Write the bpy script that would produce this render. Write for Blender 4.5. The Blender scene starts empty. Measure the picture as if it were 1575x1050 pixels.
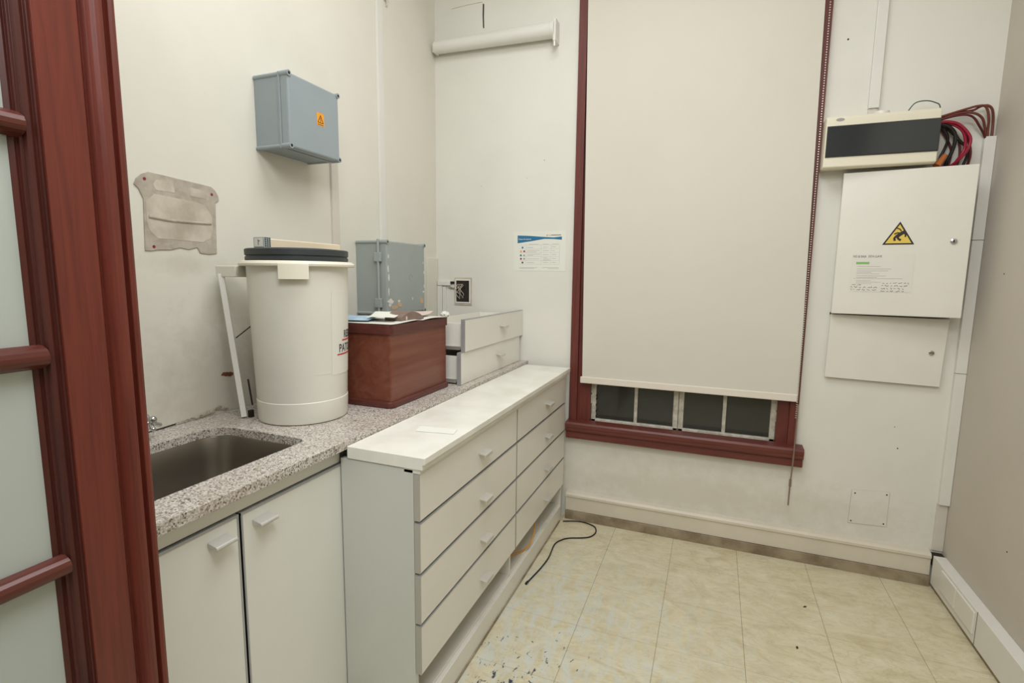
import bpy, bmesh, math, random
from mathutils import Matrix, Vector
random.seed(7)
C = bpy.context.scene.collection
sc = bpy.context.scene
def hx(r, g, b):
    f = lambda c: (c/255/12.92) if c/255 <= .04045 else ((c/255+.055)/1.055)**2.4
    return (f(r), f(g), f(b), 1)

# ------------------------------------------------------------------ camera
cam_d = bpy.data.cameras.new('camera'); cam = bpy.data.objects.new('camera', cam_d); C.objects.link(cam)
cam_d.sensor_width = 36; cam_d.lens = 790.619/1575*36; cam_d.clip_start = .02
R = Matrix(((0.9307096532140917, -0.057998326048243135, 0.3611311888908335),
            (0.36556135994981204, 0.11506067252209262, -0.9236481655643602),
            (0.012018049997781256, 0.991663872395463, 0.12829002556662536)))
cam.matrix_world = Matrix.Translation((1.59138923, -2.78735065, 1.39280903)) @ R.to_4x4()
sc.camera = cam
# ------------------------------------------------------------------ world, light, exposure
w = bpy.data.worlds.new('world'); sc.world = w; w.use_nodes = True
w.node_tree.nodes['Background'].inputs[0].default_value = hx(60, 66, 80)
w.node_tree.nodes['Background'].inputs[1].default_value = .12
def area(name, loc, size, power, col, aim=(0, 0, -1)):
    l = bpy.data.lights.new(name, 'AREA'); l.shape = 'RECTANGLE'; l.size, l.size_y = size; l.energy = power; l.color = col
    o = bpy.data.objects.new(name, l); C.objects.link(o); o.location = loc
    o.rotation_euler = Vector(aim).to_track_quat('-Z', 'Y').to_euler(); return o
area('ceiling_lamp_light', (1.2, -1.5, 3.24), (1.1, 1.1), 19, (.96, .975, 1))
area('doorway_fill_light', (1.65, -2.6, 2.75), (.9, .6), 15, (.96, .975, 1), (-.45, 1, -.9))  # added fill high near the camera, lifts the shadows on the left
area('hallway_fill_light', (1.5, -3.9, 2.6), (1.3, 1.0), 14, (.96, .975, 1), (0, 1, -.8))  # added fill from the hallway side, an invented source
vs = sc.view_settings
vs.view_transform = 'Standard'; vs.look = 'None'; vs.gamma = 1; vs.exposure = 0.5; vs.use_curve_mapping = False

# ------------------------------------------------------------------ helpers
def tag(o, label=None, cat=None, group=None, kind=None):
    if label: o['label'] = label
    if cat: o['category'] = cat
    if group: o['group'] = group
    if kind: o['kind'] = kind
    return o
class MB:
    def __init__(s): s.bm = bmesh.new()
    def box(s, x0, x1, y0, y1, z0, z1):
        v = [s.bm.verts.new((x, y, z)) for x in (x0, x1) for y in (y0, y1) for z in (z0, z1)]
        for f in ((0,1,3,2),(4,6,7,5),(0,4,5,1),(2,3,7,6),(0,2,6,4),(1,5,7,3)): s.bm.faces.new([v[i] for i in f])
        return s
    def face(s, pts): s.bm.faces.new([s.bm.verts.new(p) for p in pts]); return s
    def prism(s, pts, d):                       # closed outline in 3-D, pushed along d
        a = [s.bm.verts.new(p) for p in pts]; d = Vector(d); b = [s.bm.verts.new(Vector(p)+d) for p in pts]
        n = len(pts); s.bm.faces.new(a); s.bm.faces.new(b[::-1])
        for i in range(n): s.bm.faces.new((a[i], b[i], b[(i+1) % n], a[(i+1) % n]))
        return s
    def cyl(s, p, q, r, r2=None, n=20):
        p, q = Vector(p), Vector(q); r2 = r if r2 is None else r2
        d = (q-p).normalized(); u = d.orthogonal().normalized(); w_ = d.cross(u)
        A, B = [], []
        for i in range(n):
            t = 2*math.pi*i/n; o = u*math.cos(t)+w_*math.sin(t)
            A.append(s.bm.verts.new(p+o*r)); B.append(s.bm.verts.new(q+o*r2))
        s.bm.faces.new(A[::-1]); s.bm.faces.new(B)
        for i in range(n): s.bm.faces.new((A[i], A[(i+1) % n], B[(i+1) % n], B[i]))
        return s
    def tube(s, pts, r, n=8, smooth=6):
        pts = [Vector(p) for p in pts]; P = []
        if smooth and len(pts) > 2:
            for i in range(len(pts)-1):
                a, b = pts[i], pts[i+1]; p0 = pts[max(i-1, 0)]; p3 = pts[min(i+2, len(pts)-1)]
                for k in range(smooth):
                    t = k/smooth
                    P.append(.5*((2*a)+(b-p0)*t+(2*p0-5*a+4*b-p3)*t*t+(3*a-p0-3*b+p3)*t**3))
            P.append(pts[-1])
        else: P = pts
        u = (P[1]-P[0]).orthogonal().normalized(); rings = []
        for i, p in enumerate(P):
            d = (P[min(i+1, len(P)-1)]-P[max(i-1, 0)]).normalized()
            u = (u-d*u.dot(d)).normalized(); w_ = d.cross(u)
            rings.append([s.bm.verts.new(p+(u*math.cos(2*math.pi*k/n)+w_*math.sin(2*math.pi*k/n))*r) for k in range(n)])
        for a, b in zip(rings, rings[1:]):
            for k in range(n): s.bm.faces.new((a[k], a[(k+1) % n], b[(k+1) % n], b[k]))
        s.bm.faces.new(rings[0][::-1]); s.bm.faces.new(rings[-1]); return s
    def lathe(s, cx, cy, prof, n=64, cap0=True, cap1=True):
        rings = [[s.bm.verts.new((cx+r*math.cos(2*math.pi*k/n), cy+r*math.sin(2*math.pi*k/n), z)) for k in range(n)] for r, z in prof]
        for a, b in zip(rings, rings[1:]):
            for k in range(n): s.bm.faces.new((a[k], a[(k+1) % n], b[(k+1) % n], b[k]))
        if cap0: s.bm.faces.new(rings[0][::-1])
        if cap1: s.bm.faces.new(rings[-1])
        return s
    def xf(s, M): bmesh.ops.transform(s.bm, matrix=M, verts=s.bm.verts); return s
    def sheet(s, p0, du, dv, nu, nv, hf, th=.0006):   # a wavy sheet of paper with thickness
        p0, du, dv = Vector(p0), Vector(du), Vector(dv); n = du.cross(dv).normalized()
        G = [[[s.bm.verts.new(p0+du*(i/nu)+dv*(j/nv)+n*(hf(i/nu, j/nv)+k*th)) for j in range(nv+1)] for i in range(nu+1)] for k in (0, 1)]
        for i in range(nu):
            for j in range(nv):
                s.bm.faces.new((G[1][i][j], G[1][i+1][j], G[1][i+1][j+1], G[1][i][j+1]))
                s.bm.faces.new((G[0][i][j], G[0][i][j+1], G[0][i+1][j+1], G[0][i+1][j]))
        for i in range(nu):
            for j in (0, nv): s.bm.faces.new((G[0][i][j], G[0][i+1][j], G[1][i+1][j], G[1][i][j]))
        for j in range(nv):
            for i in (0, nu): s.bm.faces.new((G[0][i][j], G[0][i][j+1], G[1][i][j+1], G[1][i][j]))
        return s
def origin(o):
    v = Vector(o.location)
    while o.parent: o = o.parent; v += Vector(o.location)
    return v
def obj(name, mb, mat, parent=None, bevel=0, smooth=False, seg=2):
    bmesh.ops.recalc_face_normals(mb.bm, faces=mb.bm.faces)
    me = bpy.data.meshes.new(name); mb.bm.to_mesh(me); mb.bm.free()
    if not parent:                                   # a single-mesh thing: origin at the middle of its base
        xs = [v.co for v in me.vertices]
        b = Vector(((min(v.x for v in xs)+max(v.x for v in xs))/2, (min(v.y for v in xs)+max(v.y for v in xs))/2, min(v.z for v in xs)))
    else: b = origin(parent)
    if smooth: me.polygons.foreach_set('use_smooth', [True]*len(me.polygons))
    o = bpy.data.objects.new(name, me); C.objects.link(o)
    if parent:
        o.parent = parent; o.location = -b
    else:
        me.transform(Matrix.Translation(-b)); o.location = b
    me.materials.append(mat)
    if bevel:
        m = o.modifiers.new('bevel', 'BEVEL'); m.width = bevel; m.segments = seg; m.limit_method = 'ANGLE'; m.angle_limit = math.radians(35)
        m.harden_normals = False
    if smooth:
        m = o.modifiers.new('es', 'EDGE_SPLIT'); m.split_angle = math.radians(38)
    return o
def split(name, mb, mat, parent, bevel=0, smooth=False, label=None):   # every separate piece becomes a part of its own
    bm = mb.bm; seen = set(); bm.verts.index_update(); out = []
    for v0 in bm.verts:
        if v0.index in seen: continue
        st = [v0]; isl = []; seen.add(v0.index)
        while st:
            v = st.pop(); isl.append(v)
            for e in v.link_edges:
                q = e.other_vert(v)
                if q.index not in seen: seen.add(q.index); st.append(q)
        m2 = MB(); mp = {v.index: m2.bm.verts.new(v.co) for v in isl}; fs = {f for v in isl for f in v.link_faces}
        for f in fs: m2.bm.faces.new([mp[v.index] for v in f.verts])
        out.append(tag(obj(name, m2, mat, parent, bevel, smooth), label))
    bm.free(); return out
def thing(name, loc, label, cat, group=None, kind=None):
    o = bpy.data.objects.new(name, None); o.empty_display_size = .05; C.objects.link(o); o.location = loc
    return tag(o, label, cat, group, kind)
def struct(name, mb, mat, parent=None, bevel=0, smooth=False):
    o = obj(name, mb, mat, parent, bevel, smooth)
    if not parent: o['kind'] = 'structure'
    return o
def text_mb(s, size, M, ex=.0002, sx=1.0, func=None, off=0.0):
    cu = bpy.data.curves.new('t', 'FONT'); cu.body = s; cu.size = size; cu.extrude = ex; cu.resolution_u = 3; cu.offset = off
    t = bpy.data.objects.new('t', cu); C.objects.link(t)
    bpy.context.view_layer.update()
    me = bpy.data.meshes.new_from_object(t.evaluated_get(bpy.context.evaluated_depsgraph_get()))
    bpy.data.objects.remove(t); bpy.data.curves.remove(cu)
    mb = MB(); mb.bm.from_mesh(me); bpy.data.meshes.remove(me)
    mb.xf(Matrix.Diagonal((sx, 1, 1, 1)))
    if func:
        for v in mb.bm.verts: v.co = func(v.co)
    else: mb.xf(M)
    return mb
def join(mb, other):
    me = bpy.data.meshes.new('j'); other.bm.to_mesh(me); other.bm.free(); mb.bm.from_mesh(me); bpy.data.meshes.remove(me); return mb

# ------------------------------------------------------------------ materials
def mat(name, col, rough=.5, metal=0, spec=.5, var=0, scale=6, bump=0, bscale=60, trans=0, coat=0, var_col=None, stretch=(1, 1, 1)):
    m = bpy.data.materials.new(name); m.use_nodes = True; nt = m.node_tree; N = nt.nodes; L = nt.links
    p = N['Principled BSDF']; p.inputs['Base Color'].default_value = col; p.inputs['Roughness'].default_value = rough
    p.inputs['Metallic'].default_value = metal; p.inputs['Specular IOR Level'].default_value = spec
    p.inputs['Transmission Weight'].default_value = trans; p.inputs['Coat Weight'].default_value = coat
    tc = N.new('ShaderNodeTexCoord'); mp = N.new('ShaderNodeMapping'); mp.inputs['Scale'].default_value = stretch
    geo = N.new('ShaderNodeNewGeometry'); L.new(geo.outputs['Position'], mp.inputs[0])
    if var or var_col:
        n = N.new('ShaderNodeTexNoise'); n.inputs['Scale'].default_value = scale; n.inputs['Detail'].default_value = 6
        n.inputs['Roughness'].default_value = .6; L.new(mp.outputs[0], n.inputs['Vector'])
        r = N.new('ShaderNodeValToRGB'); L.new(n.outputs[0], r.inputs[0])
        v2 = var_col or tuple(c*(1-var) for c in col[:3])+(1,)
        r.color_ramp.elements[0].position = .35; r.color_ramp.elements[0].color = v2
        r.color_ramp.elements[1].position = .62; r.color_ramp.elements[1].color = col
        L.new(r.outputs[0], p.inputs['Base Color'])
    if bump:
        n = N.new('ShaderNodeTexNoise'); n.inputs['Scale'].default_value = bscale; n.inputs['Detail'].default_value = 4
        L.new(mp.outputs[0], n.inputs['Vector'])
        b = N.new('ShaderNodeBump'); b.inputs['Strength'].default_value = bump; b.inputs['Distance'].default_value = .004
        L.new(n.outputs[0], b.inputs['Height']); L.new(b.outputs[0], p.inputs['Normal'])
    return m
def mth(nt, op, a, b=None, c=None):
    n = nt.nodes.new('ShaderNodeMath'); n.operation = op
    for i, v in enumerate((a, b, c)):
        if v is None: continue
        if isinstance(v, (int, float)): n.inputs[i].default_value = v
        else: nt.links.new(v, n.inputs[i])
    return n.outputs[0]
def ramp(nt, src, stops):
    r = nt.nodes.new('ShaderNodeValToRGB'); nt.links.new(src, r.inputs[0]); e = r.color_ramp.elements
    while len(e) < len(stops): e.new(.5)
    for i, (p, c) in enumerate(stops): e[i].position = p; e[i].color = c if len(c) == 4 else c+(1,)
    return r.outputs[0]
def mixc(nt, fac, a, b):
    n = nt.nodes.new('ShaderNodeMix'); n.data_type = 'RGBA'
    if isinstance(fac, (int, float)): n.inputs[0].default_value = fac
    else: nt.links.new(fac, n.inputs[0])
    for i, v in ((6, a), (7, b)):
        if isinstance(v, tuple): n.inputs[i].default_value = v
        else: nt.links.new(v, n.inputs[i])
    return n.outputs[2]
def noise(nt, vec, scale, detail=4, rough=.5, dist=0):
    n = nt.nodes.new('ShaderNodeTexNoise'); n.inputs['Scale'].default_value = scale; n.inputs['Detail'].default_value = detail
    n.inputs['Roughness'].default_value = rough; n.inputs['Distortion'].default_value = dist; nt.links.new(vec, n.inputs['Vector']); return n.outputs[0]
def mapped(nt, vec, s):
    n = nt.nodes.new('ShaderNodeMapping'); n.inputs['Scale'].default_value = s; nt.links.new(vec, n.inputs[0]); return n.outputs[0]

def floor_mat():
    m = mat('vinyl_tile', hx(205, 192, 150), .34, spec=.4); nt = m.node_tree; p = nt.nodes['Principled BSDF']
    pos = nt.nodes.new('ShaderNodeNewGeometry').outputs['Position']
    sp = nt.nodes.new('ShaderNodeSeparateXYZ'); nt.links.new(pos, sp.inputs[0]); X, Y = sp.outputs[0], sp.outputs[1]
    base = ramp(nt, noise(nt, mapped(nt, pos, (1, 1.6, 1)), 5.5, 8, .62, 1.4), [(.28, hx(194, 182, 148)), (.48, hx(211, 201, 169)), (.7, hx(221, 214, 188))])
    vein = ramp(nt, noise(nt, mapped(nt, pos, (.7, 1.8, 1)), 9, 6, .6, 2.2), [(.46, (1, 1, 1)), (.5, (0, 0, 0)), (.54, (1, 1, 1))])
    base = mixc(nt, mth(nt, 'MULTIPLY', mth(nt, 'SUBTRACT', 1, vein), .22), base, hx(150, 132, 92))
    # worn, whitish streaks in front of the drawers
    wm = mth(nt, 'MULTIPLY', ramp(nt, mth(nt, 'DIVIDE', X, 2.6), [(.42, (1, 1, 1)), (.8, (0, 0, 0))]), ramp(nt, mth(nt, 'MULTIPLY', Y, -.5), [(.05, (0, 0, 0)), (.4, (1, 1, 1))]))
    st = ramp(nt, noise(nt, mapped(nt, pos, (3.2, .9, 1)), 9, 7, .7, .4), [(.42, (0, 0, 0)), (.64, (1, 1, 1))])
    base = mixc(nt, mth(nt, 'MULTIPLY', mth(nt, 'MULTIPLY', wm, st), .9), base, hx(204, 210, 204))
    # blue-black scuffs where the wear layer has gone
    dx = mth(nt, 'SUBTRACT', X, 1.0); dy = mth(nt, 'SUBTRACT', Y, -1.36)
    d = mth(nt, 'SQRT', mth(nt, 'ADD', mth(nt, 'MULTIPLY', dx, dx), mth(nt, 'MULTIPLY', mth(nt, 'MULTIPLY', dy, dy), .75)))
    msk = mth(nt, 'SUBTRACT', .21, mth(nt, 'MULTIPLY', d, .36))
    sc_ = noise(nt, mapped(nt, pos, (2.2, 1, 1)), 24, 4, .65, .5)
    scf = ramp(nt, mth(nt, 'ADD', sc_, msk), [(.745, (0, 0, 0)), (.80, (1, 1, 1))])
    base = mixc(nt, scf, base, hx(62, 72, 84))
    # tile joints
    def line(v, off, wd):
        u = mth(nt, 'FRACT', mth(nt, 'ADD', mth(nt, 'DIVIDE', mth(nt, 'SUBTRACT', v, off), .3096), 10.5))
        return mth(nt, 'LESS_THAN', mth(nt, 'ABSOLUTE', mth(nt, 'SUBTRACT', u, .5)), wd)
    lx = mth(nt, 'MULTIPLY', line(X, 1.153, .0030), .7); ly = mth(nt, 'MULTIPLY', line(Y, -.0447-.2515, .0034), .3)
    base = mixc(nt, mth(nt, 'MAXIMUM', lx, ly), base, hx(88, 76, 48))
    nt.links.new(base, p.inputs['Base Color'])
    nt.links.new(mth(nt, 'ADD', mth(nt, 'MULTIPLY', noise(nt, pos, 14, 4), .3), .22), p.inputs['Roughness'])
    return m
def wall_mat(name, col, stain=None, sfac=.5):
    m = mat(name, col, .6, spec=.25, bump=.25, bscale=9); nt = m.node_tree; p = nt.nodes['Principled BSDF']
    pos = nt.nodes.new('ShaderNodeNewGeometry').outputs['Position']
    d = tuple(c*.95 for c in col[:3])+(1,)
    base = ramp(nt, noise(nt, pos, 2.3, 6, .6), [(.3, d), (.55, col)])
    mark = ramp(nt, noise(nt, mapped(nt, pos, (1, 1, 2.5)), 17, 3, .6), [(.74, (0, 0, 0)), (.8, (1, 1, 1))])
    base = mixc(nt, mth(nt, 'MULTIPLY', mark, .25), base, hx(140, 128, 105))
    if stain:                                        # damp, dirty plaster: (y, z, radius)
        sp = nt.nodes.new('ShaderNodeSeparateXYZ'); nt.links.new(pos, sp.inputs[0])
        for (ax, a, z, ra, rz, c) in stain:
            u = mth(nt, 'DIVIDE', mth(nt, 'SUBTRACT', sp.outputs[ax], a), ra); v = mth(nt, 'DIVIDE', mth(nt, 'SUBTRACT', sp.outputs[2], z), rz)
            dd = mth(nt, 'ADD', mth(nt, 'SQRT', mth(nt, 'ADD', mth(nt, 'MULTIPLY', u, u), mth(nt, 'MULTIPLY', v, v))), mth(nt, 'MULTIPLY', mth(nt, 'SUBTRACT', noise(nt, pos, 12, 6, .7), .5), 1.6))
            f = ramp(nt, dd, [(.25, (1, 1, 1)), (1.0, (0, 0, 0))])
            base = mixc(nt, mth(nt, 'MULTIPLY', f, sfac), base, c)
    nt.links.new(base, p.inputs['Base Color']); return m
def granite_mat():
    m = mat('granite', hx(180, 170, 155), .32, spec=.5); nt = m.node_tree; p = nt.nodes['Principled BSDF']
    pos = nt.nodes.new('ShaderNodeNewGeometry').outputs['Position']
    v = nt.nodes.new('ShaderNodeTexVoronoi'); v.inputs['Scale'].default_value = 290; nt.links.new(pos, v.inputs['Vector'])
    g = nt.nodes.new('ShaderNodeSeparateColor'); nt.links.new(v.outputs['Color'], g.inputs[0])
    base = ramp(nt, g.outputs[0], [(.0, hx(92, 84, 78)), (.14, hx(120, 110, 104)), (.2, hx(172, 160, 148)), (.5, hx(188, 180, 170)), (.75, hx(212, 207, 199)), (1, hx(224, 221, 214))])
    base = mixc(nt, mth(nt, 'MULTIPLY', ramp(nt, noise(nt, pos, 7, 4), [(.4, (0, 0, 0)), (.65, (1, 1, 1))]), .18), base, hx(150, 128, 104))
    nt.links.new(base, p.inputs['Base Color']); return m
def wood_mat(name, a, b, axis, rough=.32, scale=1.0):
    m = mat(name, a, rough, spec=.45); nt = m.node_tree; p = nt.nodes['Principled BSDF']
    pos = nt.nodes.new('ShaderNodeNewGeometry').outputs['Position']
    s = [26*scale, 26*scale, 26*scale]; s[axis] = 1.3*scale
    g = noise(nt, mapped(nt, pos, tuple(s)), 3.2, 7, .65, .6)
    base = ramp(nt, g, [(.3, b), (.6, a)])
    nt.links.new(base, p.inputs['Base Color'])
    bm_ = nt.nodes.new('ShaderNodeBump'); bm_.inputs['Strength'].default_value = .08; bm_.inputs['Distance'].default_value = .002
    nt.links.new(g, bm_.inputs['Height']); nt.links.new(bm_.outputs[0], p.inputs['Normal'])
    return m
PLAST = hx(226, 222, 208)
M = dict(
    floor=floor_mat(), granite=granite_mat(),
    wall_left=wall_mat('wall_paint_left', hx(224, 221, 208), [(1, -1.52, 1.0, .36, .3, hx(150, 138, 120)), (1, -1.62, 1.42, .16, .05, hx(175, 165, 150))], .3),
    wall_back=wall_mat('wall_paint_back', hx(226, 224, 214), [(0, 1.5, .25, 1.2, .2, hx(196, 188, 168))], .5),
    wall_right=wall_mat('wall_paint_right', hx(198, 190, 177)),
    ceiling=wall_mat('ceiling_paint', hx(228, 225, 215)),
    mahog=wood_mat('mahogany', hx(112, 50, 38), hx(90, 40, 31), 2, .36), mahog_h=wood_mat('mahogany_rail', hx(94, 45, 35), hx(74, 33, 26), 1, .3), mahog_d=wood_mat('dark_mahogany', hx(78, 36, 29), hx(62, 28, 24), 2, .3),
    mahog_x=wood_mat('mahogany_sill', hx(110, 54, 45), hx(82, 38, 33), 0, .4),
    mahog_w=wood_mat('mahogany_frame', hx(108, 50, 41), hx(84, 38, 32), 2, .45),
    case=wood_mat('reddish_veneer', hx(124, 74, 56), hx(108, 54, 38), 1, .25, .3), case_trim=wood_mat('dark_trim', hx(98, 50, 44), hx(78, 38, 35), 1, .35, .6),
    melamine=mat('white_melamine', hx(231, 228, 218), .32, var=.04, scale=3),
    top_mel=mat('white_dresser_top', hx(240, 239, 230), .3, var_col=hx(228, 226, 214), scale=7),
    door_mel=mat('grey_white_melamine', hx(228, 228, 219), .35, var=.03, scale=3),
    side_mel=mat('side_melamine', hx(206, 208, 199), .4, var=.03, scale=3),
    alu=mat('aluminium_trim', hx(176, 178, 178), .4, metal=.4, var=.1, scale=20),
    strip=mat('shaded_edging', hx(176, 172, 160), .5), chrome=mat('chrome', hx(200, 200, 200), .16, metal=1), satin=mat('satin_metal', hx(205, 202, 194), .38, metal=.7),  # first one: melamine with its shade mixed into the colour
    steel=mat('brushed_steel', hx(178, 172, 163), .3, metal=.97, var=.06, scale=3),
    handle=mat('pale_metal', hx(206, 204, 196), .38, metal=.35),
    plastic=mat('white_plastic', hx(226, 224, 212), .38, var=.05, scale=5),
    rimpl=mat('cream_plastic_rim', hx(238, 233, 214), .35), trunk=mat('pvc_trunking', hx(226, 224, 216), .38, var=.03),
    trunk_g=mat('pvc_trunking_dirty', hx(214, 208, 196), .45, var=.08),
    lid=mat('slate_rubber_lid', hx(56, 62, 64), .5, var=.15, scale=15), black=mat('black_plastic', hx(28, 28, 28), .45), dark=mat('dark_gap', hx(46, 38, 32), .8),
    gbox=mat('grey_enclosure', hx(150, 160, 164), .45, var=.05, scale=5, bump=.05, bscale=300),
    gbox2=mat('grey_enclosure_worn', hx(158, 166, 162), .5, var=.06, scale=9),
    blind=mat('blind_fabric', hx(214, 210, 197), .8, spec=.1, var=.03, scale=1.5), blind_hem=mat('blind_hem', hx(224, 216, 202), .7, spec=.15),
    sash=mat('chipped_white_paint', hx(212, 208, 194), .5, var_col=hx(176, 168, 150), scale=30, bump=.4, bscale=50),
    base=mat('baseboard_paint', hx(216, 208, 190), .42, var=.07, scale=5, bump=.2, bscale=14), basedirt=mat('dirty_plinth', hx(160, 146, 122), .55, var_col=hx(120, 104, 82), scale=9),
    metalw=mat('white_enamel', hx(228, 225, 214), .33, var=.03), unit=mat('cream_plastic_unit', hx(230, 224, 202), .4),
    tint=mat('tinted_window', hx(38, 43, 46), .12, spec=.6, coat=.3), yellow=mat('sign_yellow', hx(226, 196, 84), .5), ink=mat('sign_black', hx(38, 34, 32), .6),
    orange=mat('sign_orange', hx(236, 160, 40), .5), paper=mat('paper', hx(226, 224, 214), .7, spec=.2, var=.03, scale=9), paper2=mat('thin_paper', hx(228, 228, 218), .7, spec=.2),
    blue=mat('print_blue', hx(38, 112, 152), .5), cyan=mat('leaflet_blue', hx(140, 180, 210), .5, var_col=hx(196, 214, 226), scale=30), pr_grey=mat('print_grey', hx(160, 158, 158), .7), pr_dark=mat('print_dark', hx(70, 68, 72), .7),
    green=mat('highlighter_green', hx(132, 188, 104), .6), red=mat('print_red', hx(196, 34, 44), .5), peach_d=mat('faded_sticker', hx(206, 176, 140), .7, var=.15, scale=60), peach=mat('print_peach', hx(226, 166, 110), .6), maroon=mat('print_maroon', hx(130, 40, 50), .6),
    teal=mat('print_teal', hx(60, 120, 110), .6), tan=mat('tan_leather', hx(132, 112, 100), .55, var=.15, scale=30), pink=mat('pink_paper', hx(216, 196, 186), .7),
    c_red=mat('cable_red', hx(150, 22, 52), .35), c_brown=mat('cable_brown', hx(112, 58, 46), .4), c_black=mat('cable_black', hx(26, 24, 26), .4), c_dred=mat('cable_dark_red', hx(90, 26, 34), .4),
    c_green=mat('cable_green', hx(50, 84, 72), .45), c_orange=mat('cable_orange', hx(214, 152, 52), .4), copper=mat('insulation_orange', hx(206, 122, 66), .5),
    scar=mat('old_plaster', hx(188, 179, 164), .75, var_col=hx(166, 155, 140), scale=22, bump=.5, bscale=60), scar_in=mat('bare_plaster', hx(206, 198, 182), .75, var_col=hx(176, 165, 148), scale=9),
    rubble=mat('crumbling_plaster', hx(198, 190, 174), .85, var_col=hx(128, 118, 102), scale=60, bump=.8, bscale=120), rust=mat('rust', hx(120, 72, 46), .8, var=.4, scale=60),
    metal_d=mat('rusty_backbox', hx(58, 48, 44), .6, metal=.4, var=.5, scale=80), ground=mat('dark_courtyard', hx(52, 52, 48), .9),
)
def frost():
    m = bpy.data.materials.new('frosted_glass'); m.use_nodes = True; nt = m.node_tree; p = nt.nodes['Principled BSDF']
    p.inputs['Base Color'].default_value = hx(206, 214, 206); p.inputs['Roughness'].default_value = .55; p.inputs['Transmission Weight'].default_value = .35
    return m
def glass():
    m = bpy.data.materials.new('dusty_window_glass'); m.use_nodes = True; nt = m.node_tree; p = nt.nodes['Principled BSDF']
    p.inputs['Base Color'].default_value = hx(120, 122, 112); p.inputs['Roughness'].default_value = .07; p.inputs['Transmission Weight'].default_value = .8
    return m
M['frost'] = frost(); M['glass'] = glass()

# ------------------------------------------------------------------ setting
W, H, T = 2.632, 3.3, .12
mb = MB(); mb.box(-T, W+T, -4.75, .4, -.05, 0); struct('floor', mb, M['floor'])
mb = MB(); mb.box(-T, W+T, -4.75, .4, H, H+.05); struct('ceiling', mb, M['ceiling'])
mb = MB(); mb.box(-T, 0, -4.75, .3, 0, H); wl = struct('wall_left', mb, M['wall_left'])
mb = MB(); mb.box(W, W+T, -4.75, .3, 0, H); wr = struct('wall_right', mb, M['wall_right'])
mb = MB()
for b in ((0, .905, 0, .3, 0, H), (1.98, W, 0, .3, 0, H), (.905, 1.98, 0, .3, 0, .5), (.905, 1.98, 0, .3, 3.05, H)): mb.box(*b)
wb = struct('wall_back', mb, M['wall_back'])
mb = MB()
for b in ((0, .69, -3.1, -3.0, 0, H), (2.25, W, -3.1, -3.0, 0, H), (.69, 2.25, -3.1, -3.0, 2.5, H)): mb.box(*b)
struct('wall_front', mb, M['wall_left'])
mb = MB(); mb.box(0, W, -4.75, -4.65, 0, H); struct('wall_hallway', mb, M['wall_left'])
mb = MB(); mb.box(-1, 4, 1.6, 1.7, -.05, 3.6); struct('wall_courtyard', mb, M['ground'])
mb = MB(); mb.box(-1, 4, .4, 1.6, -.05, 0); struct('floor_courtyard', mb, M['ground'])
# back baseboard: paint board with a cap over a dirty plinth strip
bb = thing('baseboard_back', (1.6, 0, 0), None, None, kind='structure')
x1 = W-.05
obj('board', MB().prism([(.86, 0, .052), (.86, -.034, .052), (.86, -.034, .128), (.86, -.04, .134), (.86, -.04, .146), (.86, -.03, .156), (.86, 0, .16)], (x1-.86, 0, 0)), M['base'], bb)
obj('plinth_strip', MB().box(.86, x1, -.044, 0, 0, .05), M['basedirt'], bb, .001)
obj('board', MB().prism([(0, 0, .052), (0, -.034, .052), (0, -.034, .128), (0, -.04, .134), (0, -.04, .146), (0, -.03, .156), (0, 0, .16)], (.55, 0, 0)).xf(Matrix.Translation((.004, 0, 0))), M['base'], bb)
# plaster details that belong to the walls
def lumps(pts, ax, rz, n, seed):
    rnd = random.Random(seed); mb = MB()
    for i in range(n):
        t = i/(n-1)*(len(pts)-1); k = min(int(t), len(pts)-2); a, b = Vector(pts[k]), Vector(pts[k+1]); c = a.lerp(b, t-k)
        bm2 = bmesh.ops.create_icosphere(mb.bm, subdivisions=1, radius=rz*rnd.uniform(.5, 1.3))['verts']
        for v in bm2:
            v.co *= rnd.uniform(.75, 1.2); v.co.x *= .45; v.co.y *= 1.7; v.co += c
    return mb
obj('crumbled_plaster', lumps([(.002, -1.68, .902), (.003, -1.62, .905), (.004, -1.57, .912), (.003, -1.53, .92), (.003, -1.50, .91)], 1, .0065, 30, 3), M['rubble'], wl, smooth=True)
obj('plaster_crack', MB().tube([(.001, -1.80, .901), (.001, -1.74, .902), (.001, -1.69, .904), (.001, -1.64, .906)], .002, 6), M['dark'], wl)
obj('rust_spot', lumps([(.001, -1.50, 1.035), (.001, -1.475, 1.03)], 1, .008, 7, 9), M['rust'], wl, smooth=True)
# slit and flap outline high on the back wall
obj('plaster_slit', MB().prism([(.306, -.001, 2.755), (.313, -.001, 2.752), (.311, -.001, 2.81), (.312, -.001, 2.876), (.304, -.001, 2.882), (.303, -.001, 2.82)], (0, .002, 0)), M['dark'], wb)
obj('plaster_crack', MB().tube([(.11, 0, 2.885), (.15, 0, 2.887), (.2, 0, 2.889), (.3, 0, 2.89)], .0014, 6), M['scar'], wb)
mb = MB()
for x, z, r in ((2.075, 2.44, .004), (1.0, 2.3, .0), (.68, 2.02, .0022), (.30, 1.9, .0018), (.58, 1.93, .0016), (2.42, .62, .003), (2.40, .72, .002)):
    if r: mb.cyl((x, -.0008, z), (x, .002, z), r, n=8)
split('nail_hole', mb, M['dark'], wb)
mb = MB()
for y, z, r in ((-.62, .62, .004), (-.5, .42, .003), (-.22, 1.42, .003)): mb.cyl((W-.0008, y, z), (W+.002, y, z), r, n=8)
split('nail_hole', mb, M['dark'], wr)

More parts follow.
